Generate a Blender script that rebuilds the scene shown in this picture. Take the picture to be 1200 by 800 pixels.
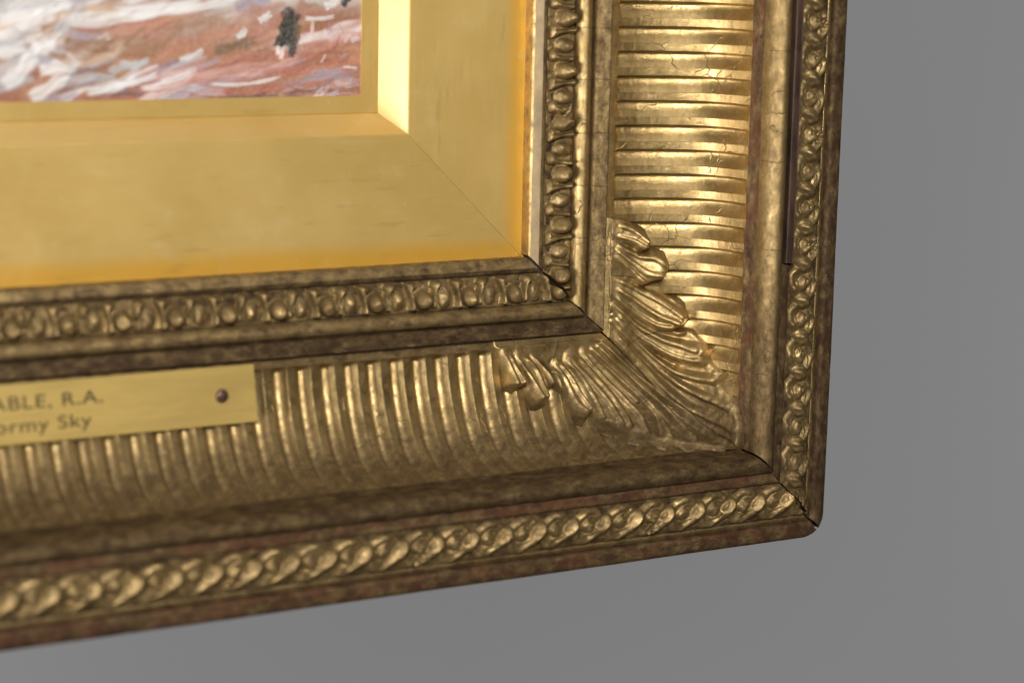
import bpy, bmesh, math, random
import numpy as np
from mathutils import Matrix, Vector

# ------------------------------------------------------------------ scene, camera, light
for o in list(bpy.data.objects): bpy.data.objects.remove(o)
scene = bpy.context.scene
S = 0.32                                   # metres per drawing unit (the moulding is 0.37 units = 12 cm wide)

def V(x, y, n):                            # drawing space: x right, y up, n out of the frame -> Blender
    return Vector((x * S, -n * S, y * S))

cam_d = bpy.data.cameras.new('camera')
cam = bpy.data.objects.new('camera', cam_d)
scene.collection.objects.link(cam)
scene.camera = cam
Rr = ((0.86487861, 0.02106476, 0.50153891), (0.07115109, 0.98388768, -0.16401999), (-0.49691299, 0.17754242, 0.84944462))
cx, cy, cz = [Vector((r[0], -r[2], r[1])) for r in Rr]
m = Matrix.Identity(4)
for i in range(3):
    m[i][0], m[i][1], m[i][2] = cx[i], cy[i], cz[i]
m.translation = V(-1.46874953, 0.40800347, 2.46451923)
cam.matrix_world = m
cam_d.sensor_width = 36.0
cam_d.lens = 2655.27 / 1200 * 36.0
cam_d.shift_x = (600 - 596.13) / 1200
cam_d.shift_y = (400.96 - 400) / 1200
cam_d.clip_start = 0.02
cam_d.clip_end = 50
cam_d.dof.use_dof = True
cam_d.dof.focus_distance = 2.94 * S
cam_d.dof.aperture_fstop = 4.5
cam_d.dof.aperture_blades = 7

world = bpy.data.worlds.new('World')
scene.world = world
world.use_nodes = True
bg = world.node_tree.nodes['Background']
bg.inputs[0].default_value = (0.016, 0.016, 0.017, 1)        # dim room
bg.inputs[1].default_value = 1.0

def area(name, pos, target, sx, sy, watts, col):
    d = bpy.data.lights.new(name, 'AREA')
    d.shape = 'RECTANGLE'; d.size = sx * S; d.size_y = sy * S
    d.energy = watts; d.color = col
    o = bpy.data.objects.new(name, d)
    scene.collection.objects.link(o)
    p = V(*pos); t = V(*target)
    o.location = p
    o.rotation_euler = (t - p).to_track_quat('-Z', 'Y').to_euler()
    return o
area('softbox_key', (-2.3, 1.8, 4.2), (0.0, 0.0, 0.0), 1.2, 0.9, 32.0, (1.0, 0.95, 0.89))
area('softbox_left', (-4.6, -0.85, 0.75), (0.0, 0.1, 0.0), 1.6, 1.6, 21.0, (1.0, 0.95, 0.90))
area('softbox_top', (-0.6, 5.0, 1.6), (0.0, 0.0, 0.0), 2.4, 1.6, 5.5, (1.0, 0.95, 0.89))
for px_, py_, w_ in ((4.6, 5.2, 71.0), (4.6, -8.8, 75.0), (12.6, -1.8, 76.0), (-3.4, -1.8, 90.0)):      # lamps added out of view for an even wash on the backdrop
    area('added_backdrop_lamp', (px_, py_, -2.0), (px_, py_, -8.0), 4.0, 4.0, w_, (1.0, 1.0, 1.0))

scene.view_settings.view_transform = 'Standard'
scene.view_settings.look = 'None'
scene.view_settings.exposure = 0.0
scene.view_settings.gamma = 1.0
scene.render.engine = 'CYCLES'
scene.render.resolution_x = 1024; scene.render.resolution_y = 682

# ------------------------------------------------------------------ materials
def mat_new(name):
    m = bpy.data.materials.new(name); m.use_nodes = True
    nt = m.node_tree
    return m, nt, nt.nodes['Principled BSDF']

def node(nt, t, **kw):
    n = nt.nodes.new(t)
    for k, v in kw.items(): setattr(n, k, v)
    return n

def pos_vec(nt, scale):
    g = node(nt, 'ShaderNodeNewGeometry')
    mp = node(nt, 'ShaderNodeMapping')
    mp.inputs['Scale'].default_value = scale
    nt.links.new(g.outputs['Position'], mp.inputs['Vector'])
    return mp.outputs['Vector']

def noise(nt, vec, scale, detail=6, rough=0.6, dist=0.0):
    n = node(nt, 'ShaderNodeTexNoise')
    n.inputs['Scale'].default_value = scale; n.inputs['Detail'].default_value = detail
    n.inputs['Roughness'].default_value = rough; n.inputs['Distortion'].default_value = dist
    nt.links.new(vec, n.inputs['Vector'])
    return n.outputs['Fac']

def ramp(nt, fac, a, b, va=0.0, vb=1.0):
    r = node(nt, 'ShaderNodeMapRange')
    r.inputs['From Min'].default_value = a; r.inputs['From Max'].default_value = b
    r.inputs['To Min'].default_value = va; r.inputs['To Max'].default_value = vb
    r.interpolation_type = 'SMOOTHSTEP'
    nt.links.new(fac, r.inputs['Value'])
    return r.outputs['Result']

def mixc(nt, fac, a, b):
    n = node(nt, 'ShaderNodeMix', data_type='RGBA')
    if hasattr(fac, 'links'): nt.links.new(fac, n.inputs[0])
    else: n.inputs[0].default_value = fac
    for i, c in ((6, a), (7, b)):
        if hasattr(c, 'links'): nt.links.new(c, n.inputs[i])
        else: n.inputs[i].default_value = (*c, 1)
    return n.outputs[2]

def mult(nt, a, b):
    n = node(nt, 'ShaderNodeMath', operation='MULTIPLY')
    for i, c in enumerate((a, b)):
        if hasattr(c, 'links'): nt.links.new(c, n.inputs[i])
        else: n.inputs[i].default_value = c
    return n.outputs[0]

def add(nt, a, b):
    n = node(nt, 'ShaderNodeMath', operation='ADD')
    for i, c in enumerate((a, b)):
        if hasattr(c, 'links'): nt.links.new(c, n.inputs[i])
        else: n.inputs[i].default_value = c
    return n.outputs[0]

GOLD = (0.60, 0.43, 0.185)
GRIME = (0.036, 0.0205, 0.0105)
BOLE = (0.12, 0.040, 0.022)

def gilding(name, axis, gold=GOLD, grime=0.45, bole=0.15, rough=0.34, metal=0.95, speck=0.5, pale=0.25, deposit=None, grimecol=GRIME, soft=0.10, gmetal=0.35, bole_top=0.0):
    """worn water gilding: gold leaf, rubbed through to red bole, with brown grime, fine pitting and hairline cracks.
    axis 'x' or 'z': direction the rail runs in, so rubbing follows the rail.
    deposit (z0, z1): dust and grime lie thicker from world height z0 down to z1"""
    m, nt, b = mat_new(name)
    along = (0.6, 1, 1) if axis == 'x' else (1, 1, 0.6)
    v = pos_vec(nt, along); iso = pos_vec(nt, (1, 1, 1))
    n_big = noise(nt, v, 260, 7, 0.72, 0.2)
    n_mid = noise(nt, v, 320, 8, 0.75, 0.3)
    n_fine = noise(nt, iso, 620, 6, 0.8)
    n_bole = noise(nt, v, 150, 8, 0.72, 0.5)
    g_var = mixc(nt, ramp(nt, noise(nt, iso, 90, 5), 0.32, 0.7), tuple(c * f for c, f in zip(gold, (0.70, 0.68, 0.62))), gold)
    g_var = mixc(nt, mult(nt, ramp(nt, n_fine, 0.5, 0.75), pale), g_var, (0.68, 0.57, 0.40))
    f_bole = mult(nt, ramp(nt, n_bole, 0.68 - bole * 0.42, 0.84 - bole * 0.36), min(1.0, 0.4 + bole * 1.2))
    col = mixc(nt, f_bole, g_var, BOLE)
    blend = add(nt, mult(nt, n_big, 0.55), mult(nt, n_mid, 0.45))
    if deposit:
        g = node(nt, 'ShaderNodeNewGeometry'); sp = node(nt, 'ShaderNodeSeparateXYZ')
        nt.links.new(g.outputs['Position'], sp.inputs[0])
        blend = add(nt, blend, ramp(nt, sp.outputs['Z'], deposit[0], deposit[1], 0.0, 0.18))
    gc_ = 0.66 - grime * 0.28
    f_gr = ramp(nt, blend, gc_ - soft, gc_ + soft)
    f_gr = mult(nt, f_gr, min(1.0, 0.80 + 0.2 * grime))
    f_sp = mult(nt, ramp(nt, n_fine, 0.54, 0.62), speck)
    f_sp = mult(nt, f_sp, ramp(nt, noise(nt, iso, 110, 3), 0.40, 0.62))
    mx = node(nt, 'ShaderNodeMath', operation='MAXIMUM')
    nt.links.new(f_gr, mx.inputs[0]); nt.links.new(f_sp, mx.inputs[1])
    # hairline cracks, only in patches
    vo = node(nt, 'ShaderNodeTexVoronoi', feature='DISTANCE_TO_EDGE')
    vo.inputs['Scale'].default_value = 75
    wob = node(nt, 'ShaderNodeTexNoise'); wob.inputs['Scale'].default_value = 90; nt.links.new(iso, wob.inputs['Vector'])
    va = node(nt, 'ShaderNodeVectorMath', operation='MULTIPLY_ADD')
    nt.links.new(wob.outputs['Color'], va.inputs[0]); va.inputs[1].default_value = (0.012,) * 3; nt.links.new(iso, va.inputs[2])
    nt.links.new(va.outputs[0], vo.inputs['Vector'])
    crk = mult(nt, ramp(nt, vo.outputs['Distance'], 0.004, 0.016, 1.0, 0.0), ramp(nt, noise(nt, iso, 45, 2), 0.50, 0.60))
    mx2 = node(nt, 'ShaderNodeMath', operation='MAXIMUM')
    nt.links.new(mx.outputs[0], mx2.inputs[0]); nt.links.new(mult(nt, crk, 0.8), mx2.inputs[1])
    f_dark = mx2.outputs[0]
    gc = mixc(nt, ramp(nt, noise(nt, iso, 240, 6, 0.7), 0.35, 0.7), grimecol, (grimecol[0] * 1.45, grimecol[1] * 1.4, grimecol[2] * 1.4))
    col = mixc(nt, f_dark, col, gc)
    if bole_top:                             # bare red ground, where gold and dirt are both worn away
        col = mixc(nt, mult(nt, ramp(nt, noise(nt, v, 115, 7, 0.7, 0.5), 0.40, 0.62), bole_top), col, BOLE)
    f_chip = ramp(nt, noise(nt, iso, 260, 3, 0.5, 0.6), 0.775, 0.80)
    col = mixc(nt, mult(nt, f_chip, 0.8), col, (0.52, 0.46, 0.38))
    nt.links.new(col, b.inputs['Base Color'])
    dl = add(nt, mult(nt, f_dark, 0.9), mult(nt, f_bole, 0.8)); dl2 = ramp(nt, dl, 0, 1, metal, gmetal)
    nt.links.new(dl2, b.inputs['Metallic'])
    nt.links.new(ramp(nt, add(nt, mult(nt, f_dark, 0.7), mult(nt, n_mid, 0.5)), 0.1, 1.0, rough - 0.06, rough + 0.26), b.inputs['Roughness'])
    nt.links.new(ramp(nt, f_dark, 0.0, 0.8, 0.22, 0.0), b.inputs['Coat Weight'])
    nt.links.new(ramp(nt, f_dark, 0.0, 1.0, 0.5, 0.22), b.inputs['Specular IOR Level'])
    b.inputs['Coat Roughness'].default_value = rough - 0.04
    hgt = add(nt, add(nt, mult(nt, n_fine, 0.30), mult(nt, n_mid, 0.8)), mult(nt, crk, -0.5))
    bp = node(nt, 'ShaderNodeBump')
    bp.inputs['Strength'].default_value = 0.6; bp.inputs['Distance'].default_value = 0.0006
    nt.links.new(hgt, bp.inputs['Height']); nt.links.new(bp.outputs['Normal'], b.inputs['Normal'])
    return m

M = {}
for ax, tag_ in (('x', 'bottom'), ('z', 'side')):
    low = ax == 'x'
    dirt = None if low else (0.06 * S, -0.17 * S)             # the side rail is dirtier towards its foot
    M['bright', tag_] = gilding('gilding_bright_' + tag_, ax, grime=0.78 if low else 0.42, bole=0.22, rough=0.35, soft=0.20)
    M['roll', tag_] = gilding('gilding_roll_' + tag_, ax, grime=1.30 if low else 0.72, bole=0.16, rough=0.35, gmetal=0.55, soft=0.34, speck=0.7, deposit=dirt)
    M['flute', tag_] = gilding('gilding_flutes_' + tag_, ax, grime=0.38 if low else 0.20, bole=0.04, rough=0.33, deposit=(-0.150 * S, -0.240 * S) if low else (-0.08 * S, -0.22 * S), soft=0.22, speck=0.8)
    M['leaf', tag_] = gilding('gilding_leaf_' + tag_, ax, grime=0.46, bole=0.02, rough=0.32, deposit=(-0.120 * S, -0.235 * S), soft=0.22, speck=0.8)
    M['orn', tag_] = gilding('gilding_ornament_' + tag_, ax, grime=0.72, bole=0.02, rough=0.33, soft=0.26, deposit=(-0.15 * S, -0.45 * S) if not low else None)
    M['bed', tag_] = gilding('gilding_bed_' + tag_, ax, grime=1.0, bole=0.05, rough=0.42, soft=0.22)
    M['dull', tag_] = gilding('gilding_dull_' + tag_, ax, grime=1.36 if low else 1.0, bole=0.14, rough=0.37, gmetal=0.55, soft=0.32, speck=0.7)
    M['red', tag_] = gilding('gilding_rubbed_' + tag_, ax, grime=1.15, bole=0.3, rough=0.40, metal=0.6, soft=0.28, gmetal=0.3, bole_top=0.5)
    M['outer', tag_] = gilding('gilding_edge_' + tag_, ax, grime=1.30, bole=0.3, rough=0.40, metal=0.6, soft=0.30, gmetal=0.3, bole_top=0.38 if low else 0.1)

def plain(name, col, rough=0.6, metal=0.0, nscale=60, var=0.3, bump=0.0003, sc=(1, 1, 1)):
    m, nt, b = mat_new(name)
    v = pos_vec(nt, sc)
    n = noise(nt, v, nscale, 7, 0.65)
    c = mixc(nt, ramp(nt, n, 0.3, 0.7), tuple(x * (1 - var) for x in col), tuple(min(1, x * (1 + var)) for x in col))
    nt.links.new(c, b.inputs['Base Color'])
    b.inputs['Roughness'].default_value = rough; b.inputs['Metallic'].default_value = metal
    bp = node(nt, 'ShaderNodeBump'); bp.inputs['Strength'].default_value = 0.4; bp.inputs['Distance'].default_value = bump
    nt.links.new(noise(nt, v, nscale * 8, 4), bp.inputs['Height']); nt.links.new(bp.outputs['Normal'], b.inputs['Normal'])
    return m
M['wood'] = plain('dark_wood', (0.045, 0.028, 0.017), 0.75)
M['strip'] = plain('bare_bole_strip', (0.042, 0.022, 0.013), 0.5, 0.0, 260, 0.6, 0.0004, (1, 1, 0.2))
M['crack'] = plain('crack_dark', (0.012, 0.008, 0.005), 0.9)
M['gesso'] = plain('bare_gesso', (0.28, 0.205, 0.11), 0.7, 0.0, 120, 0.25)
M['plate'] = plain('brass_plate', (0.52, 0.37, 0.115), 0.42, 0.40, 60, 0.12, 0.0001, (0.3, 1, 2))
M['letter'] = plain('engraved_lettering', (0.05, 0.033, 0.012), 0.6, 0.2)
M['nail'] = plain('nail_iron', (0.12, 0.07, 0.05), 0.4, 0.6, 300)
def slip_mat(name, sc, axis):
    m, nt, b = mat_new(name)
    v = pos_vec(nt, sc); iso = pos_vec(nt, (1, 1, 1))
    n1 = noise(nt, iso, 22, 6, 0.6); n2 = noise(nt, v, 160, 5, 0.6); n3 = noise(nt, iso, 1500, 3, 0.6)
    c = mixc(nt, ramp(nt, n1, 0.3, 0.72), (0.575, 0.390, 0.118), (0.625, 0.435, 0.145))
    c = mixc(nt, mult(nt, ramp(nt, n2, 0.5, 0.8), 0.35), c, (0.66, 0.50, 0.21))
    # bounce light between gold surfaces, painted as an orange band along the slip's edge
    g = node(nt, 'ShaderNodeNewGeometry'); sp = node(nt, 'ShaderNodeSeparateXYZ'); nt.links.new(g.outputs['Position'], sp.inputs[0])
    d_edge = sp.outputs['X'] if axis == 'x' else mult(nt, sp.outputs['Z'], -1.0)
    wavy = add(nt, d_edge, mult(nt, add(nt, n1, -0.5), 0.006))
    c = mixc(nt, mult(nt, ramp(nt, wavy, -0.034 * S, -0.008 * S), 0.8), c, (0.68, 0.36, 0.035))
    # scattered pale rubs
    c = mixc(nt, mult(nt, ramp(nt, noise(nt, iso, 420, 3), 0.70, 0.76), 0.7), c, (0.75, 0.66, 0.45))
    scr = noise(nt, pos_vec(nt, (sc[0] * 0.25, 1, sc[2] * 0.25)), 700, 3, 0.6)
    c = mixc(nt, mult(nt, ramp(nt, scr, 0.60, 0.72), 0.30), c, (0.40, 0.26, 0.08))
    c = mixc(nt, mult(nt, ramp(nt, noise(nt, iso, 70, 5, 0.65), 0.55, 0.75), 0.30), c, (0.70, 0.55, 0.27))
    nt.links.new(c, b.inputs['Base Color'])
    b.inputs['Metallic'].default_value = 0.42
    b.inputs['Coat Weight'].default_value = 0.6; b.inputs['Coat Roughness'].default_value = 0.26
    nt.links.new(ramp(nt, n1, 0.3, 0.7, 0.36, 0.41), b.inputs['Roughness'])
    bp = node(nt, 'ShaderNodeBump'); bp.inputs['Strength'].default_value = 0.25; bp.inputs['Distance'].default_value = 0.0003
    nt.links.new(add(nt, mult(nt, n2, 0.7), mult(nt, n3, 0.5)), bp.inputs['Height']); nt.links.new(bp.outputs['Normal'], b.inputs['Normal'])
    return m
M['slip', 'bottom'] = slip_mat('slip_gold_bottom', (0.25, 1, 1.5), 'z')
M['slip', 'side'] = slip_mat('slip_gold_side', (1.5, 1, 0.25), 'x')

# ------------------------------------------------------------------ mesh helpers
rng = np.random.default_rng(7)
C = scene.collection

def link(name, me, mat, parent=None, smooth=True):
    o = bpy.data.objects.new(name, me)
    C.objects.link(o)
    if mat and not me.materials: me.materials.append(mat)
    if smooth:
        me.polygons.foreach_set('use_smooth', [True] * len(me.polygons))
    if parent: o.parent = parent
    return o

def empty(name, label, cat):
    o = bpy.data.objects.new(name, None); C.objects.link(o)
    o['label'] = label; o['category'] = cat
    o.empty_display_size = 0.02
    return o

def to_world(rail, t, w, h):
    """rail space (t along the rail from the sight corner, w outward, h out of the frame) -> Blender"""
    t, w, h = np.broadcast_arrays(t, w, h)
    if rail == 'side': x, y = w, t
    else: x, y = -t, -w
    return np.stack([x * S, -h * S, y * S], -1)

def grid_mesh(name, rail, T, W, H, keep=None):
    """T, W, H: 2-D arrays (rows along i, columns along j)"""
    ni, nj = T.shape
    co = to_world(rail, T, W, H).reshape(-1, 3)
    i, j = np.meshgrid(np.arange(ni - 1), np.arange(nj - 1), indexing='ij')
    a = (i * nj + j).ravel()
    q = np.stack([a, a + 1, a + nj + 1, a + nj], -1)
    # orientation: make the mean normal point out of the frame (toward -Y in Blender)
    if keep is not None:
        kv = keep.ravel(); q = q[kv[q].all(1)]
    # drop quads collapsed by the mitre clamp
    d1 = np.linalg.norm(co[q[:, 0]] - co[q[:, 2]], axis=1); d2 = np.linalg.norm(co[q[:, 1]] - co[q[:, 3]], axis=1)
    ar = np.linalg.norm(np.cross(co[q[:, 2]] - co[q[:, 0]], co[q[:, 3]] - co[q[:, 1]]), axis=1)
    q = q[(ar > 1e-12)]
    if len(q) == 0: return None
    nrm = np.cross(co[q[:, 2]] - co[q[:, 0]], co[q[:, 3]] - co[q[:, 1]]).sum(0)
    if nrm[1] > 0: q = q[:, ::-1]
    used = np.unique(q); remap = np.full(len(co), -1); remap[used] = np.arange(len(used))
    me = bpy.data.meshes.new(name)
    me.from_pydata(co[used].tolist(), [], remap[q].tolist())
    me.validate(); me.update()
    return me

def smooth_noise(t, seed, amp, freqs=(7, 17, 41, 90)):
    r = np.random.default_rng(seed); out = 0
    for k, f in enumerate(freqs):
        out = out + np.sin(t * f * 2 + r.uniform(0, 6.28)) * r.uniform(0.4, 1) / (k + 1)
    return out * amp

T_END = {'bottom': 0.98, 'side': 0.56}
GAP = {'bottom': 0.0013, 'side': 0.0013}
def t_mitre(rail, w):                       # mitre cut: a slightly opened, uneven joint
    w = np.asarray(w, float)
    open_ = 1.0 + 0.6 * np.sin(w * 60 + (1 if rail == 'side' else 0)) + 0.5 * np.sin(w * 173 + 2)
    open_ = open_ + 1.8 * np.exp(-((w - 0.365) / 0.03) ** 2) + 0.8 * np.exp(-((w - 0.03) / 0.05) ** 2)
    worn_off = (0.010 if rail == 'bottom' else 0.009) * np.clip((w - 0.352) / 0.018, 0, 1.0) ** 2   # knocked corner
    return -w + GAP[rail] * np.clip(open_, 0.25, 4) + worn_off

def resample(prof, per=3, sharp=True):
    """Catmull-Rom through a profile of (w, h); a third element 1 marks a corner to keep sharp"""
    P = np.array([(p[0], p[1]) for p in prof]); sh = [len(p) > 2 for p in prof]
    out = []
    n = len(P)
    for i in range(n - 1):
        p1, p2 = P[i], P[i + 1]
        p0 = P[i - 1] if i > 0 and not sh[i] else p1 * 2 - p2 if False else (P[i - 1] if i > 0 and not sh[i] else p1)
        p3 = P[i + 2] if i + 2 < n and not sh[i + 1] else p2
        for k in range(per):
            u = k / per
            out.append(0.5 * ((2 * p1) + (-p0 + p2) * u + (2 * p0 - 5 * p1 + 4 * p2 - p3) * u * u + (-p0 + 3 * p1 - 3 * p2 + p3) * u ** 3))
    out.append(P[-1])
    return np.array(out)

def sweep(name, rail, prof, mat, parent, per=3, n_along=150, wob=0.00025, seed=0, t0=None, t1=None, worn=0.0):
    P = resample(prof, per)
    w = P[:, 0][None, :]; h = P[:, 1][None, :]
    u = np.linspace(0, 1, n_along)[:, None] ** 1.5
    lo = t_mitre(rail, w) if t0 is None else np.full_like(w, t0)
    hi = T_END[rail] if t1 is None else t1
    T = lo + (hi - lo) * u
    sd = seed + (50 if rail == 'side' else 0)
    H = h + smooth_noise(T, sd, wob) + smooth_noise(T + 3.1 * w, sd + 9, wob * 0.6, (60, 130, 210))
    if worn:                                # chipped, rubbed edges
        H = H - worn * np.maximum(0, smooth_noise(T * 1.0 + 11 * w, sd + 5, 1.0, (23, 57, 140, 260)) - 0.9)
    W = w + smooth_noise(T, sd + 3, wob * 0.8) + 0 * T
    if name == 'outer_fillet':              # knocked, blunted corner
        W = W - 0.0085 * np.clip((w - 0.356) / 0.014, 0, 1) * (1 - np.clip((T - lo) / 0.020, 0, 1)) ** 2
    return link(name, grid_mesh(name, rail, T, W, H), mat, parent)

# ------------------------------------------------------------------ plain grey backdrop, well behind the frame
m_bd, nt_, b_ = mat_new('backdrop_paper')
b_.inputs['Base Color'].default_value = (0.13, 0.13, 0.13, 1); b_.inputs['Roughness'].default_value = 1.0; b_.inputs['Specular IOR Level'].default_value = 0.0
me_ = bpy.data.meshes.new('backdrop')
me_.from_pydata([V(-16, -12, -8), V(26, -12, -8), V(26, 12, -8), V(-16, 12, -8)], [], [(0, 1, 2, 3)])
bd = link('backdrop', me_, m_bd, None, False); bd['kind'] = 'structure'

# ------------------------------------------------------------------ the frame: two rails
frame = empty('picture_frame', 'old carved and gilded picture frame, its lower right corner with fluted cove and leaf', 'frame')
FLUTE_P, EGG_P, LINK_P = 0.0314, 0.0656, 0.0473
COVE_W = np.array([.0975, .110, .117, .132, .147, .17, .19, .2045, .215, .2235, .23, .2355, .24, .243, .246])
COVE_H = np.array([.0193, .0202, .0210, .0235, .0268, .035, .0445, .0530, .0615, .0722, .0845, .1, .1165, .13, .146])
_cp = resample(list(zip(COVE_W, COVE_H)), 12)
COVE_S = np.concatenate([[0], np.cumsum(np.hypot(np.diff(_cp[:, 0]), np.diff(_cp[:, 1])))])
def cove(s):
    w = np.interp(s, COVE_S, _cp[:, 0]); h = np.interp(s, COVE_S, _cp[:, 1])
    e = 0.003
    dw = np.interp(s + e, COVE_S, _cp[:, 0]) - np.interp(s - e, COVE_S, _cp[:, 0])
    dh = np.interp(s + e, COVE_S, _cp[:, 1]) - np.interp(s - e, COVE_S, _cp[:, 1])
    l = np.hypot(dw, dh)
    return w, h, -dh / l, dw / l            # surface point and unit normal (w, h)
S_END = float(COVE_S[-1]); S_TOP = float(np.interp(.110, _cp[:, 0], COVE_S)); S_BOT = S_END - 0.016

PROFILES = {
 'sight_lip': ([(.0012, -.030), (.0, -.018), (-.0002, -.0030, 1), (.0006, -.0010), (.0020, .0005)], 'bright', 2, 0.0),
 'lip_slope': ([(.0019, .0002), (.0050, .0020), (.0110, .0044), (.0122, .0046)], 'bright', 2, 0.0),
 'lip_fillet': ([(.0121, .0047), (.0150, .0049), (.0175, .0044), (.0188, .0020, 1), (.0190, -.004)], 'dull', 2, 0.0),
 'ornament_bed': ([(.0178, .0000), (.028, .0008), (.045, .0025), (.0565, .0045), (.0585, .0045, 1), (.0590, .000)], 'bed', 2, 0.0),
 'astragal': ([(.0588, .0050), (.0592, .0105), (.0615, .0160), (.0655, .0195), (.0700, .0205), (.0745, .0190), (.0775, .0155), (.0785, .0120, 1), (.0788, .0060)], 'bright', 4, 0.0006),
 'inner_fillet': ([(.0786, .0090), (.0792, .0195), (.0800, .0225, 1), (.0815, .0240), (.0880, .0275), (.0950, .0312, 1), (.0962, .0312), (.0972, .0295), (.0975, .0240, 1), (.0976, .0120)], 'dull', 3, 0.0008),
 'cove_strip': ([(.0968, .0195), (.1000, .0197), (.1050, .0199), (.1101, .02025)], 'bright', 2, 0.0),
 'cove_rim': None,
 'torus_moulding': ([(.2470, .148, 1), (.2466, .158), (.2480, .167), (.2520, .1755), (.2575, .1800), (.2635, .1805), (.2685, .1775), (.2710, .1730), (.2718, .1680, 1), (.2720, .160)], 'roll', 4, 0.0012),
 'outer_hollow': ([(.2716, .1640), (.2722, .1692), (.2745, .1702), (.2800, .1704), (.2852, .1702), (.2868, .1680), (.2872, .1600)], 'red', 2, 0.0012),
 'guilloche_bed': ([(.2868, .1600), (.2876, .1642), (.2950, .1650), (.3100, .1645), (.3250, .1630), (.3360, .1610), (.3372, .1590, 1), (.3374, .154)], 'bed', 2, 0.0),
 'outer_groove': ([(.3368, .1560), (.3376, .1592), (.3400, .1597), (.3425, .1588), (.3440, .1560, 1), (.3455, .1556), (.3460, .150)], 'bright', 2, 0.0006),
 'outer_fillet': ([(.3456, .1530), (.3462, .1600), (.3485, .1632), (.3520, .1642), (.3600, .1638), (.3650, .1625), (.3685, .1590), (.3700, .1530), (.3702, .1400), (.3700, .1000), (.3690, .0700)], 'outer', 3, 0.0022),
}
CORE = [(.004, -.030), (.004, -.006), (.017, -.003), (.058, -.004), (.066, .008), (.080, .013), (.094, .018), (.098, .006), (.120, .010), (.150, .012), (.190, .022), (.222, .035), (.2440, .06), (.2530, .115), (.256, .160), (.270, .163), (.290, .158), (.335, .153), (.3470, .148), (.358, .150), (.3605, .12), (.3605, -.085), (.02, -.085), (.02, -.030)]

def flute_mesh(rail, t0, clamp):
    """one pitch of the cove: a concave channel with rounded ends and the flat fillet beside it"""
    ns, nx = 44, 17
    th = np.linspace(math.pi, 0, nx)
    cos_ = np.cos(th)
    hw, D, sk, e1, e2, tl = (0.0108, 0.0082, 0.60, 3.0, 1.65, 0.0003) if rail == 'side' else (0.0100, 0.0102, 0.12, 2.4, 1.9, 0.0014)
    # deepest nearer the far wall, which is the steeper one
    chan = np.where(cos_ > sk, 1 - np.clip((cos_ - sk) / (1 - sk), 0, 1) ** e1, 1 - np.clip((sk - cos_) / (1 + sk), 0, 1) ** e2)
    tc = 0.0105
    s0, s1 = S_TOP + 0.0018, S_BOT - 0.0005
    rows = np.unique(np.concatenate([[S_TOP - 0.0005], s0 + 0.006 * (1 - np.cos(np.linspace(0, math.pi / 2, 7))), np.linspace(s0 + 0.006, s1 - 0.030, ns - 16), s1 - 0.030 * (1 - np.sin(np.linspace(0, math.pi / 2, 8))), [S_BOT + 0.0005]]))
    rows = rows[np.argsort(rows)]
    ea = np.clip((rows - s0) / 0.006, 0, 1); eb = np.clip((s1 - rows) / 0.030, 0, 1)
    f = np.sqrt(np.clip(1 - (1 - ea) ** 2, 0, 1)) ** 0.8 * np.sqrt(np.clip(1 - (1 - eb) ** 2, 0, 1))
    f = np.maximum(f, 0.0)
    wid = np.maximum(np.where(rows > s1 - 0.03, np.maximum(f, 0.9), f) ** 0.6, 0.45) * hw
    Tt, Dd = [], []
    for k in range(len(rows)):
        ch = tc + wid[k] * cos_
        row = np.concatenate([[0.0], ch, [0.0218, 0.026, FLUTE_P + 0.0001]])
        tilt = tl * min(1.0, f[k] * 1.2)           # the fillet slopes a little towards the next channel
        dd = np.concatenate([[0.0], D * f[k] * chan + tilt * (cos_ + 1) / 2, [tilt * 0.86, tilt * 0.48, 0.0]])
        Tt.append(row); Dd.append(dd)
    T = np.array(Tt); D_ = np.array(Dd)
    w, h, nw, nh = cove(rows[:, None])
    W = w - nw * D_; H = h - nh * D_
    if clamp:
        T = np.maximum(T + t0, t_mitre(rail, W)) - t0
    return grid_mesh('flute', rail, T, W, H)

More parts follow.
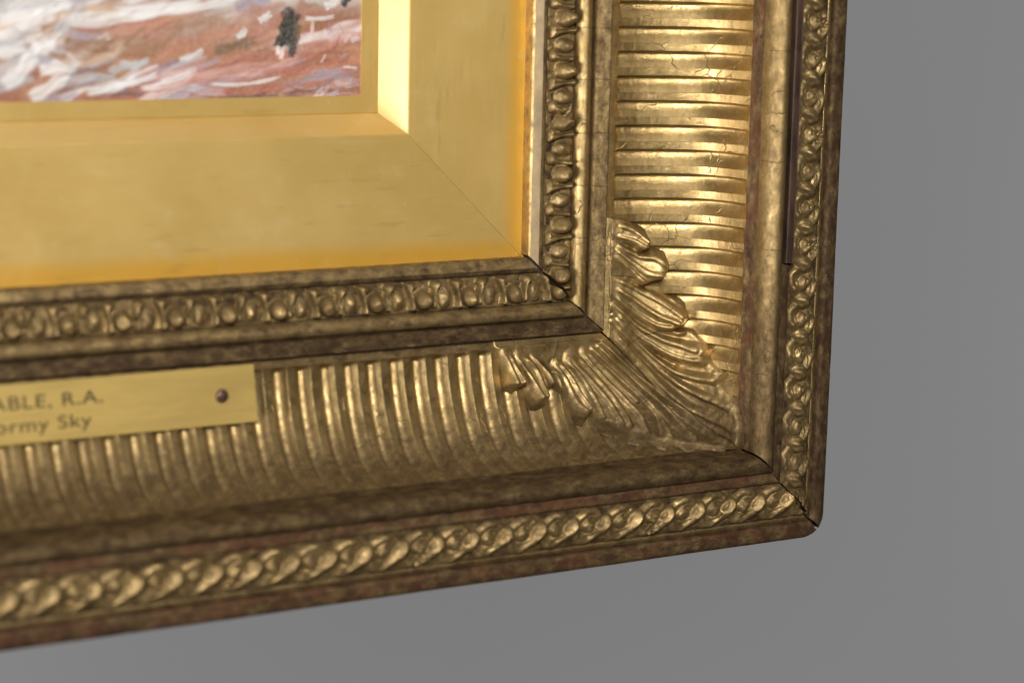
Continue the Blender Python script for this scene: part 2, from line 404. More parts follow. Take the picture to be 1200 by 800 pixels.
# --- ornament height fields -------------------------------------------------
def sstep(x, a, b):
    u = np.clip((x - a) / (b - a), 0, 1); return u * u * (3 - 2 * u)
def dome(d, r, hgt, p=0.5):
    return hgt * np.clip(1 - (d / r) ** 2, 0, 1) ** p
def smax(a, b, k=0.0012):
    return np.maximum(a, b) + k * np.exp(-np.abs(a - b) / k) * 0.35
def egg_height(s, w):
    """s along the strip (0..pitch), w across: waisted dart, bead, ridge with curled lobe, smooth oval"""
    z = np.zeros_like(s)
    wc = w - 0.0385                                   # centre line of the band
    for sc in (0.0, EGG_P):
        wd = 0.0026 + 0.0030 * (np.clip(wc - 0.003, -1, 1) / 0.014) ** 2
        d = np.abs(s - sc - 0.0016 * np.sin(wc * 110))
        z = smax(z, dome(d, wd, 0.0135, 0.5) * sstep(0.0182 - np.abs(wc), 0, 0.003))
        z = smax(z, dome(np.hypot((s - sc - 0.003) / 0.0062, (wc + 0.0125) / 0.0052), 1, 0.0120, 0.55))
    d = (np.abs((s - 0.0165) / 0.0112) ** 2.3 + np.abs((wc - 0.0045) / 0.0122) ** 2.3) ** (1 / 2.3)
    z = np.maximum(z, dome(d, 1.0, 0.0230, 0.5))
    d = np.abs(s - 0.0310 + 0.10 * (wc - 0.003) - 9 * (wc - 0.003) ** 2)
    z = smax(z, dome(d, 0.0036, 0.0140, 0.5) * sstep(0.0170 - np.abs(wc - 0.001), 0, 0.006))
    z = smax(z, dome(np.hypot((s - 0.0365) / 0.0085, (wc + 0.0125) / 0.0058), 1, 0.0135, 0.55))
    d = (np.abs((s - 0.0478) / 0.0098) ** 2.2 + np.abs((wc - 0.0045) / 0.0130) ** 2.2) ** (1 / 2.2)
    z = np.maximum(z, dome(d, 1.0, 0.0100, 0.5))
    z = z + 0.0004 * np.sin(s * 460 + 1.0) * np.sin(w * 390) * (z > 0.002)
    return z

def link_height(s, w):
    """guilloche: two interlaced strands crossing at a knot, with a pitted button in every eye"""
    wc = w - 0.3122
    z = np.full_like(s, 0.0)
    ph = np.pi * s / LINK_P
    for sg, amp, rad, hg in ((1, 0.0180, 0.0062, 0.0102), (-1, 0.0180, 0.0060, 0.0086), (1, 0.0105, 0.0038, 0.0080), (-1, 0.0105, 0.0034, 0.0068)):
        sn = np.sin(ph)
        cen = sg * amp * np.abs(sn) ** 0.75 + 0.0022 * np.sin(2 * ph)
        slope = sg * amp * 0.75 * np.abs(sn + 1e-4) ** -0.25 * np.cos(ph) * np.pi / LINK_P
        d = np.abs(wc - cen) / np.sqrt(1 + np.clip(slope, -2, 2) ** 2)
        z = np.maximum(z, dome(d, rad, hg, 0.55) * (1 - 0.25 * (sg < 0) * np.cos(ph) ** 2))
    xx = s - 0.0225
    z = np.maximum(z, 0.0042 * (np.abs(wc) < 0.018 * np.abs(np.sin(ph))))
    z = np.maximum(z, dome(np.hypot(xx * 0.85, wc), 0.0095, 0.0135, 0.55) - dome(np.hypot(xx - 0.004, wc - 0.001), 0.0030, 0.0035, 1.0))
    for off in (0.0, LINK_P):
        xb = s - off
        a = 0.6; p, q = xb * math.cos(a) + wc * math.sin(a), -xb * math.sin(a) + wc * math.cos(a)
        rb = np.hypot(p / 0.0108, q / 0.0150)
        tw = 0.0018 * np.cos((p + 24 * q * q) * 620) * sstep(1 - rb, 0, 0.35)
        z = np.maximum(z, dome(rb, 1.0, 0.0165, 0.5) + tw)
    z = z * 0.85
    return z + 0.0005 * np.sin(s * 500) * np.sin(w * 430) * (z > 0.002)

VAR = [0]
def tile_mesh(name, rail, t0, clamp, fn, pitch, w0, w1, nt, nw, bed):
    """a tile of a cast ornament strip; s runs round the frame (right along the bottom, up the side)"""
    s = np.linspace(0, pitch, nt)[:, None] + np.zeros((1, nw)); w = np.linspace(w0, w1, nw)[None, :] + np.zeros((nt, 1))
    z = fn(s, w)
    rv = np.random.default_rng(100 + VAR[0])                # every cast differs a little; some are chipped
    win = sstep(np.minimum(s, pitch - s), 0, pitch * 0.18)
    z = z * (1 + win * 0.20 * np.sin(s * rv.uniform(120, 260) + rv.uniform(0, 6)) * np.sin(w * rv.uniform(120, 260) + rv.uniform(0, 6)))
    if VAR[0] % 5 in (1, 3):
        cs, cw, cr = rv.uniform(0.3, 0.75) * pitch, w0 + (w1 - w0) * rv.uniform(0.2, 0.8), rv.uniform(0.005, 0.009)
        dd = np.hypot(s - cs, w - cw) + 0.0015 * np.sin(s * 900) * np.sin(w * 800)
        z = np.where(dd < cr, np.minimum(z, 0.0035 + 0.0012 * np.sin(s * 700) * np.sin(w * 760)), z)
    edge = sstep(np.minimum(w - w0, w1 - w), 0, 0.0015)
    T = s if rail == 'side' else pitch - s
    H = bed(w) - 0.0015 + z * edge
    if clamp: T = np.maximum(T + t0, t_mitre(rail, w)) - t0
    return grid_mesh(name, rail, T, w, H)
def bed_of(key):
    P = resample(PROFILES[key][0], 3)
    return lambda w: np.interp(w, P[:, 0], P[:, 1])

def offset(rail, t): return Vector((0, 0, t * S)) if rail == 'side' else Vector((-t * S, 0, 0))

def strip(name, rail, parent, mat, builder, pitch, phase, w_max):
    """lay tiles from the mitre outward; whole tiles share one mesh per variant"""
    shared = []
    for vv in range(1 if name == 'flute' else 6):
        VAR[0] = vv; me = builder(rail, 0.0, False); me.materials.append(mat); shared.append(me)
    k = math.floor((-w_max - phase) / pitch) - 1
    while phase + k * pitch < T_END[rail] - pitch:
        t0 = phase + k * pitch; k += 1
        if t0 + pitch <= -w_max: continue
        clamp = t0 < -0.0 and t0 < -float(w_of[name][0]) + 0.012
        if clamp:
            me = builder(rail, t0, True)
            if me is None: continue
            me.materials.append(mat)
        else: me = shared[random.randrange(len(shared))]
        o = link(name, me, None, parent)
        o.location = offset(rail, t0)
        jt = random.uniform(-1, 1)
        if not clamp and name != 'flute':
            o.location += V(0, 0, 0.0004 * jt)
w_of = {'flute': (.110, .243), 'egg_and_dart': (.0195, .0575), 'guilloche_link': (.2885, .3360)}

random.seed(3)
rails = {}
for rail in ('bottom', 'side'):
    P = np.array(CORE); u = np.linspace(0, 1, 24)[:, None]
    Pc = np.vstack([P, P[:1]])
    w = Pc[:, 0][None, :]; h = Pc[:, 1][None, :]
    lo = -w + 0.007 * np.clip((w - 0.350) / 0.018, 0, 1) ** 2
    T = lo + (T_END[rail] - lo) * u
    me = grid_mesh(rail + '_rail', rail, T, w + 0 * T, h + 0 * T)
    r = link(rail + '_rail', me, M['wood'], frame, smooth=False)
    rails[rail] = r
    for sd, (nm, spec) in enumerate(PROFILES.items()):
        if spec is None: continue
        prof, mk, per, worn = spec
        if rail == 'side' and nm == 'lip_slope': sweep(nm, rail, prof, M['gesso'], r, per, 110, 0.00022, 5); continue
        if rail == 'side' and nm == 'outer_hollow': mk = 'outer'
        sweep(nm, rail, prof, M[mk, rail], r, per, 170 if worn else 110, 0.00022, sd * 7 + 1, worn=worn)
    # upper rim of the cove, where the gold is rubbed to the red ground
    sr = np.linspace(S_BOT, S_END + 0.0, 7)
    wv, hv, _, _ = cove(sr)
    sweep('cove_rim', rail, [(a, b) for a, b in zip(wv, hv)] + [(.2474, .1535)], M['red' if rail == 'side' else 'dull', rail], r, 2, 100, 0.0002, 71)
    strip('flute', rail, r, M['flute', rail], flute_mesh, FLUTE_P, (0.0840 - 0.0196 + 0.0003) if rail == 'bottom' else (0.0419 - 0.0196), .243)
    bedA, bedB = bed_of('ornament_bed'), bed_of('guilloche_bed')
    strip('egg_and_dart', rail, r, M['orn', rail], lambda rl, t0, c: tile_mesh('egg_and_dart', rl, t0, c, egg_height, EGG_P, .0195, .0575, 56, 34, bedA), EGG_P,
          (0.0886 - (EGG_P - 0.0185)) if rail == 'bottom' else (0.1092 - 0.0185), .0575)
    strip('guilloche_link', rail, r, M['orn', rail], lambda rl, t0, c: tile_mesh('guilloche_link', rl, t0, c, link_height, LINK_P, .2885, .3360, 48, 46, bedB), LINK_P,
          (0.0214 - (LINK_P - 0.0070)) if rail == 'bottom' else (0.1642 - 0.0245), .336)

# --- corner leaf: two cast halves meeting at the mitre ----------------------
def poly_inside(px, py, poly):
    ins = np.zeros(px.shape, bool)
    n = len(poly)
    for i in range(n):
        x0, y0 = poly[i]; x1, y1 = poly[(i + 1) % n]
        c = ((y0 > py) != (y1 > py)) & (px < (x1 - x0) * (py - y0) / (y1 - y0 + 1e-12) + x0)
        ins ^= c
    return ins
def seg_dist(px, py, pts, closed=False):
    """distance to a polyline and the position 0..1 along it"""
    pts = np.array(pts, float)
    if closed: pts = np.vstack([pts, pts[:1]])
    L = np.hypot(*(pts[1:] - pts[:-1]).T); cum = np.concatenate([[0], np.cumsum(L)])
    best = np.full(px.shape, 9.0); u = np.zeros(px.shape)
    for i in range(len(pts) - 1):
        d = pts[i + 1] - pts[i]
        k = np.clip(((px - pts[i, 0]) * d[0] + (py - pts[i, 1]) * d[1]) / (L[i] ** 2 + 1e-12), 0, 1)
        dist = np.hypot(px - pts[i, 0] - k * d[0], py - pts[i, 1] - k * d[1])
        m_ = dist < best
        best = np.where(m_, dist, best); u = np.where(m_, (cum[i] + k * L[i]) / cum[-1], u)
    return best, u
def spline2(pts, n=7):
    P = [tuple(p) for p in pts]
    return resample(P, n) if len(P) > 2 else np.array(P)

LEAF_OUT_SIDE = [[.0509,.0125],[.0505,.0259],[.0412,.0441],[.031,.0606],[.0176,.0667],[.0076,.0591],[.0031,.0501],[.0075,.0716],[.0009,.0865],[-.0148,.0937],[-.0295,.0864],[-.034,.0696],[-.0385,.0617],[-.0396,.0537],[-.0465,.0734],[-.0541,.0995],[-.065,.1155],[-.0817,.1217],[-.0935,.1121],[-.0972,.0999],[-.0984,.1279],[-.1106,.1437],[-.1208,.1541],[-.1314,.1508],[-.1411,.1631],[-.1492,.1773],[-.1624,.1723],[-.1717,.1855],[-.1841,.1994],[-.2039,.2097],[-.2199,.2151],[-.2375,.2181]]
LEAF_OUT_BOTTOM = [[.0626,.0103],[.0558,.0249],[.049,.0472],[.0498,.0603],[.0373,.0679],[.0253,.0634],[.0222,.0747],[.0131,.0901],[.0027,.0944],[-.0064,.0828],[-.0135,.0666],[-.0117,.0465],[-.0053,.0339],[-.0211,.0527],[-.0285,.0756],[-.0316,.0895],[-.0363,.1014],[-.0447,.1127],[-.0547,.1174],[-.0646,.1064],[-.065,.1209],[-.0745,.1297],[-.089,.1401],[-.105,.149],[-.121,.159],[-.139,.168],[-.157,.178],[-.18,.191],[-.2163,.2121]]
LEAF_VEINS_SIDE = [[[.0417,.0202],[.0346,.0395],[.021,.0609]],[[.0274,.0157],[.0202,.0365],[.012,.0566]],[[.0163,.0161],[.0009,.049],[-.0015,.0719],[-.0103,.088]],[[.0108,.0138],[-.0067,.0374],[-.0216,.0611],[-.0239,.0817]],[[.003,.0141],[-.019,.0378],[-.034,.057]],[[-.0284,.0176],[-.044,.0505],[-.0599,.0851],[-.0787,.1149]],[[-.0396,.0167],[-.0609,.051],[-.0781,.0801],[-.0878,.1108]],[[-.0508,.0158],[-.0743,.0455],[-.0906,.0749],[-.0938,.0987]],[[-.062,.0162],[-.0915,.052],[-.1109,.0925],[-.1212,.1404]],[[-.0698,.0152],[-.1051,.0524],[-.1323,.1044],[-.1362,.1485]],[[-.0765,.0142],[-.1142,.0527],[-.1517,.1051],[-.1597,.1681]],[[-.0844,.0132],[-.1279,.0589],[-.1708,.117],[-.191,.1924]],[[-.0922,.0122],[-.1427,.0593],[-.1937,.1178],[-.2193,.2059]],[[-.1013,.0125],[-.1565,.0656],[-.2075,.1182],[-.2367,.2159]]]
LEAF_VEINS_BOTTOM = [[[.0528,.0165],[.0454,.0366],[.0424,.0609]],[[.0442,.0204],[.0336,.0429],[.0296,.0597]],[[.0345,.0244],[.0201,.0473],[.0091,.0837]],[[.022,.0253],[.0047,.0452],[-.0002,.0823]],[[.0094,.0262],[-.0041,.0459],[-.0116,.0631]],[[-.0215,.0384],[-.0336,.0615],[-.0407,.0949],[-.0517,.111]],[[-.0306,.0369],[-.0442,.0602],[-.0562,.0951],[-.0605,.1072]],[[-.0411,.0344],[-.0575,.0579],[-.0702,.0906],[-.0738,.1218]],[[-.0464,.0326],[-.0726,.0681],[-.0908,.1017],[-.0964,.141]],[[-.0569,.0312],[-.0806,.0597],[-.1036,.1029],[-.1085,.1428]],[[-.0649,.0274],[-.0917,.064],[-.123,.1129],[-.1296,.1588]],[[-.073,.0246],[-.1046,.065],[-.1303,.1018]],[[-.081,.0219],[-.1215,.0664],[-.1551,.1161],[-.1571,.1702]],[[-.0903,.0192],[-.1346,.0675],[-.1745,.118],[-.1885,.1814]],[[-.097,.0141],[-.1478,.0685],[-.2031,.1302],[-.2231,.2021]]]

def leaf(rail, out, veins, groups):
    # outline: traced lobes, then back along the mitre and the strip edge
    s_w = lambda w: float(np.interp(w, _cp[:, 0], COVE_S))
    back = []
    for wv in np.linspace(.245, .0985, 14):
        back.append((-wv - 0.004, s_w(wv)))
    poly = [tuple(p) for p in out] + back + [(out[0][0], 0.0005)]
    poly = [(p[0], min(p[1], S_END - 0.003)) for p in poly]
    step = 0.00085
    t = np.arange(-.248, .072, step); s = np.arange(0.0004, S_END - 0.002, step)
    T, Sg = np.meshgrid(t, s, indexing='ij')
    jit = 0.00025
    px = T + jit * np.sin(Sg * 200 + T * 90); py = Sg + jit * np.sin(T * 190 + 1)
    ins = poly_inside(px, py, poly)
    edge, _ = seg_dist(px, py, [tuple(p) for p in out])
    Z = np.where(ins, 0.0020 + 0.0055 * (1 - (1 - np.clip(edge / 0.0055, 0, 1)) ** 2) ** 0.5, -0.006 + 0 * edge)
    Z = np.where(~ins, -0.004 - np.clip(edge, 0, 0.003) * 1.5, Z)
    rid = np.zeros_like(Z)
    lob = np.zeros_like(Z)
    for grp in groups:                       # broad rounded lobes that curl up towards their tips
        n_ = 22
        cur = []
        for k in grp:
            P_ = spline2(veins[k]); L_ = np.concatenate([[0], np.cumsum(np.hypot(*np.diff(P_, axis=0).T))]); L_ /= L_[-1]
            cur.append(np.stack([np.interp(np.linspace(0, 1, n_), L_, P_[:, c_]) for c_ in (0, 1)], -1))
        cur = np.array(cur); mid = cur.mean(0)
        spread = np.linalg.norm(cur - mid, axis=-1).max(0)
        d, u = seg_dist(px, py, mid)
        rad = np.interp(u, np.linspace(0, 1, n_), spread) + 0.0030 + 0.0040 * u
        lob = np.maximum(lob, dome(d, rad, 1.0, 0.6) * (0.0030 + 0.0095 * u ** 1.4) * (1 - 0.75 * sstep(Sg, 0.12, 0.19)))
    for k, v in enumerate(veins):
        d, u = seg_dist(px, py, spline2(v))
        rad = 0.0028 + 0.0018 * u
        hg = 0.0026 + 0.0026 * u
        hg = hg * (1 - 0.6 * sstep(Sg, 0.12, 0.19))
        rr = dome(d, rad, 1.0, 0.5) * hg * sstep(u, 0.0, 0.12)
        rid = np.maximum(rid, rr)
        # a fine groove down the middle of every lobe
        rid = rid - dome(d, 0.0014, 0.0014, 1.0) * sstep(u, 0.15, 0.35) * (1 - sstep(u, 0.75, 0.92)) * (k % 2)
    taper = sstep(Sg, 0.004, 0.03)
    rid = rid + lob
    Z = Z + rid * np.where(ins, 1, 0.25) * (0.35 + 0.65 * taper)
    # wear
    n1 = np.sin(T * 210 + 3 * np.sin(Sg * 90)) * np.sin(Sg * 190 + 2 * np.sin(T * 110))
    n2 = np.sin(T * 700 + 4 * np.sin(Sg * 250)) * np.sin(Sg * 640 + 3 * np.sin(T * 310))
    rough_zone = sstep(Sg, 0.12, 0.19)
    Z = Z + np.where(ins, n1 * 0.0003 + rough_zone * (n1 * 0.0006 + n2 * 0.00045), 0)
    for _ in range(4):                        # softened by wear and regilding
        Zp = np.pad(Z, 1, mode='edge')
        Z = 0.36 * Z + 0.12 * (Zp[:-2, 1:-1] + Zp[2:, 1:-1] + Zp[1:-1, :-2] + Zp[1:-1, 2:]) + 0.04 * (Zp[:-2, :-2] + Zp[2:, 2:] + Zp[:-2, 2:] + Zp[2:, :-2])
    # the strip side of the leaf starts flush with the strip
    w, h, nw, nh = cove(Sg)
    keep = ins | (edge < 0.0035)
    Z = np.where(Sg < 0.010, np.minimum(Z, 0.0015 + 0.0045 * Sg / 0.010), Z)
    W = w + nw * Z; H = h + nh * Z
    # the joint is open for the first third and closes towards the tip
    gap = np.interp(w, [.0975, .115, .150, .165, .25], [1.0, 1.0, .55, -.1, -.1]) * 0.0020
    lo = -w + gap
    keep &= T > lo - step
    T2 = np.maximum(T, lo)
    me = grid_mesh('acanthus_leaf', rail, T2, W, H, keep)
    o = link('acanthus_leaf', me, M['leaf', rail], rails[rail])
    LZ[rail] = (t[0], s[0], step, Z)
    return o
LZ = {}
leaf('side', LEAF_OUT_SIDE, LEAF_VEINS_SIDE, [(0, 1), (2, 3, 4), (5, 6, 7), (8, 9), (10,), (11,), (12, 13)])
leaf('bottom', LEAF_OUT_BOTTOM, LEAF_VEINS_BOTTOM, [(0, 1), (2, 3), (4,), (5, 6), (7, 8, 9), (10, 11), (12,), (13,), (14,)])

# --- raised repair strip in the outer hollow of the side rail ---------------
sweep('repair_strip', 'side', [(.2735, .168), (.2736, .1790, 1), (.2742, .1798), (.2795, .1800), (.2845, .1796, 1), (.2850, .1790), (.2852, .168)], M['strip'], rails['side'], 2, 60, 0.0002, 300, t0=0.003, worn=0.0008)

# --- nameplate with nail and engraved lettering -----------------------------
def bm_obj(name, bm, mat, parent, smooth=False):
    me = bpy.data.meshes.new(name); bm.to_mesh(me); bm.free()
    return link(name, me, mat, parent, smooth)
PL_R, PL_L = -0.397, -1.02
w_a, h_a, w_b, h_b = 0.1010, 0.0335, 0.1690, 0.0420
bm = bmesh.new()
def plate_pt(x, v, lift=0.0):              # v 0 (upper edge) .. 1 (lower edge)
    nw_, nh_ = -(h_b - h_a), (w_b - w_a); l = math.hypot(nw_, nh_)
    return V(x, -(w_a + (w_b - w_a) * v) - nw_ / l * lift, h_a + (h_b - h_a) * v + nh_ / l * lift)
vs = [bm.verts.new(plate_pt(x, v, z)) for z in (-0.0016, 0.0016) for x, v in ((PL_L, 0), (PL_R, 0), (PL_R + 0.002, 1), (PL_L, 1))]
for q in ((0, 1, 2, 3), (7, 6, 5, 4), (0, 4, 5, 1), (1, 5, 6, 2), (2, 6, 7, 3), (3, 7, 4, 0)): bm.faces.new([vs[i] for i in q])
bmesh.ops.recalc_face_normals(bm, faces=bm.faces)
bmesh.ops.bevel(bm, geom=list(bm.edges), offset=0.0006 * S, segments=2, affect='EDGES', profile=0.5)
plate = bm_obj('nameplate', bm, M['plate'], frame)
plate['label'] = 'yellow brass nameplate with engraved letters, nailed over the flutes of the bottom rail'
bm = bmesh.new()
bmesh.ops.create_uvsphere(bm, u_segments=20, v_segments=12, radius=0.0085 * S)
bmesh.ops.scale(bm, vec=(1, 0.55, 1), verts=bm.verts)
bmesh.ops.translate(bm, vec=plate_pt(-0.4400, 0.50, 0.0022), verts=bm.verts)
bm_obj('nail', bm, M['nail'], plate, True)
def lettering(txt, x_end, v_base, cap):
    cu = bpy.data.curves.new('lettering', 'FONT'); cu.body = txt; cu.align_x = 'RIGHT'
    cu.size = 1.0; cu.extrude = 0.0; cu.resolution_u = 6; cu.space_character = 1.08; cu.offset = 0.006
    tmp = bpy.data.objects.new('lettering', cu); C.objects.link(tmp)
    bpy.context.view_layer.update()
    me = bpy.data.meshes.new_from_object(tmp.evaluated_get(bpy.context.evaluated_depsgraph_get()))
    bpy.data.objects.remove(tmp)
    k = cap / 0.70; kx = k * 1.30
    hgt = math.hypot(w_b - w_a, h_b - h_a)
    for v in me.vertices:
        v.co = plate_pt(x_end + v.co.x * kx, v_base - v.co.y * k / hgt, 0.0019)
    me.name = 'lettering'
    me.materials.clear()
    return link('lettering', me, M['letter'], plate, False)
lettering('CONSTABLE, R.A.', -0.5850, 0.425, 0.0150)
lettering('Stormy Sky', -0.6010, 0.800, 0.0150)

# --- age cracks across the mouldings ----------------------------------------
def crack(rail, t, keys, seed, drift=0.0, wid=0.0006):
    pts = []
    for kx in keys:
        prof, per = PROFILES[kx][0], PROFILES[kx][2]
        P = resample(prof, 3)
        pts += [(a, b) for a, b in P if True]
    P = np.array(pts)
    ok = np.ones(len(P), bool)
    P = P[ok]
    r = np.random.default_rng(seed)
    tt = t + drift * (P[:, 0] - P[0, 0]) + np.cumsum(r.normal(0, 0.00022, len(P)))
    wd = wid * (0.6 + 0.6 * r.random(len(P)))
    T = np.stack([tt - wd / 2, tt + wd / 2]); W = np.stack([P[:, 0]] * 2); H = np.stack([P[:, 1]] * 2) + 0.0008
    return link('crack', grid_mesh('crack', rail, T, W, H), M['crack'], rails[rail], False)
inner = ['astragal', 'inner_fillet']
for i, (t, k) in enumerate([(0.2935, inner), (0.228, inner), (0.160, inner), (0.093, inner), (0.025, ['astragal']), (0.296, ['sight_lip']), (0.233, ['sight_lip']), (0.172, ['sight_lip']), (0.27, ['torus_moulding', 'outer_hollow']), (0.132, ['torus_moulding']), (0.02, ['torus_moulding'])]):
    crack('side', t, k, 40 + i, random.uniform(-.04, .04))
for i, (t, k) in enumerate([(0.04, ['sight_lip']), (0.10, ['sight_lip', 'inner_fillet']), (0.22, ['sight_lip']), (0.17, ['inner_fillet']), (0.33, ['sight_lip', 'inner_fillet']), (0.46, inner), (0.12, ['torus_moulding']), (-0.05, ['outer_hollow'])]):
    crack('bottom', t, k, 80 + i, random.uniform(-.04, .04))
def cove_crack(rail, pts, seed, lift, wid=0.0009):
    """a crack over the cove or the leaf: points (t, s)"""
    P = spline2(pts, 8); r = np.random.default_rng(seed)
    P = P + np.cumsum(r.normal(0, 0.00012, P.shape), 0)
    d = np.gradient(P, axis=0); n = np.stack([-d[:, 1], d[:, 0]], -1); n /= np.linalg.norm(n, axis=1)[:, None] + 1e-9
    wd = (wid * (0.5 + 0.6 * r.random(len(P))))[:, None]
    A, B = P - n * wd / 2, P + n * wd / 2
    T = np.stack([A[:, 0], B[:, 0]]); Sg = np.stack([A[:, 1], B[:, 1]])
    if lift is None:
        ta, sa, st, Z = LZ[rail]
        lift = np.maximum(Z[np.clip(((T - ta) / st).round().astype(int), 0, Z.shape[0] - 1), np.clip(((Sg - sa) / st).round().astype(int), 0, Z.shape[1] - 1)], 0) + 0.0006
    w, h, nw, nh = cove(Sg)
    return link('crack', grid_mesh('crack', rail, T, w + nw * lift, h + nh * lift), M['crack'], rails[rail], False)

for i, (rl, pts) in enumerate([
    ('bottom', [(-0.031, 0.0083), (-0.0265, 0.0223), (-0.0176, 0.0392)]),
    ('side', [(-0.0249, 0.0125), (-0.0255, 0.0296), (-0.0293, 0.0464)]),
    ('side', [(-0.1291, 0.0269), (-0.1138, 0.0408), (-0.1029, 0.0603), (-0.0996, 0.0808), (-0.0983, 0.0988)]),
    ('bottom', [(-0.1676, 0.0817), (-0.1577, 0.0948), (-0.1376, 0.1084)])]):
    cove_crack(rl, pts, 500 + i, None)

# ------------------------------------------------------------------ the gilt slip between frame and picture
slip = empty('gilt_slip', 'wide smooth gold border with a pale slanted inner edge, between ornate frame and painting', 'slip')
SLIP = [(-.2055, -.0800), (-.2055, -.0702, 1), (-.1845, -.0695, 1), (-.1832, -.0705, 1)]
BEV = [(-.1833, -.0720), (-.1831, -.0690, 1), (-.1700, -.0490), (-.1600, -.0335, 1), (-.1585, -.0322, 1), (-.1500, -.0312), (-.080, -.0265), (.0060, -.0200)]
def slip_piece(name, rail, prof, mat, per, gap):
    P = resample(prof, per); w = P[:, 0][None, :]; h = P[:, 1][None, :]
    u = np.linspace(0, 1, 60)[:, None]
    lo = -w + gap
    T = lo + (T_END[rail] - lo) * u
    H = h + smooth_noise(T, 900 + len(name), 0.00012)
    me = grid_mesh(name, rail, T, w + 0 * T, H)
    return link(name, me, mat, slip, smooth=False)
for rail in ('bottom', 'side'):
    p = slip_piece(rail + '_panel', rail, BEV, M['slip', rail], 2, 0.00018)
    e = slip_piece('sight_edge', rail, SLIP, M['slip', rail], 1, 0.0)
    e.parent = p
bm = bmesh.new()                            # backing under the slip so that no light leaks through its mitre
vs = [bm.verts.new(V(*q)) for q in ((-0.98, -0.012, -.083), (0.012, -0.012, -.083), (0.012, 0.56, -.083), (-0.98, 0.56, -.083))]
bm.faces.new(vs)
ext = bmesh.ops.extrude_face_region(bm, geom=list(bm.faces))
bmesh.ops.translate(bm, vec=V(0, 0, -0.006), verts=[v for v in ext['geom'] if isinstance(v, bmesh.types.BMVert)])
bmesh.ops.recalc_face_normals(bm, faces=bm.faces)
bm_obj('backing_board', bm, M['wood'], slip)

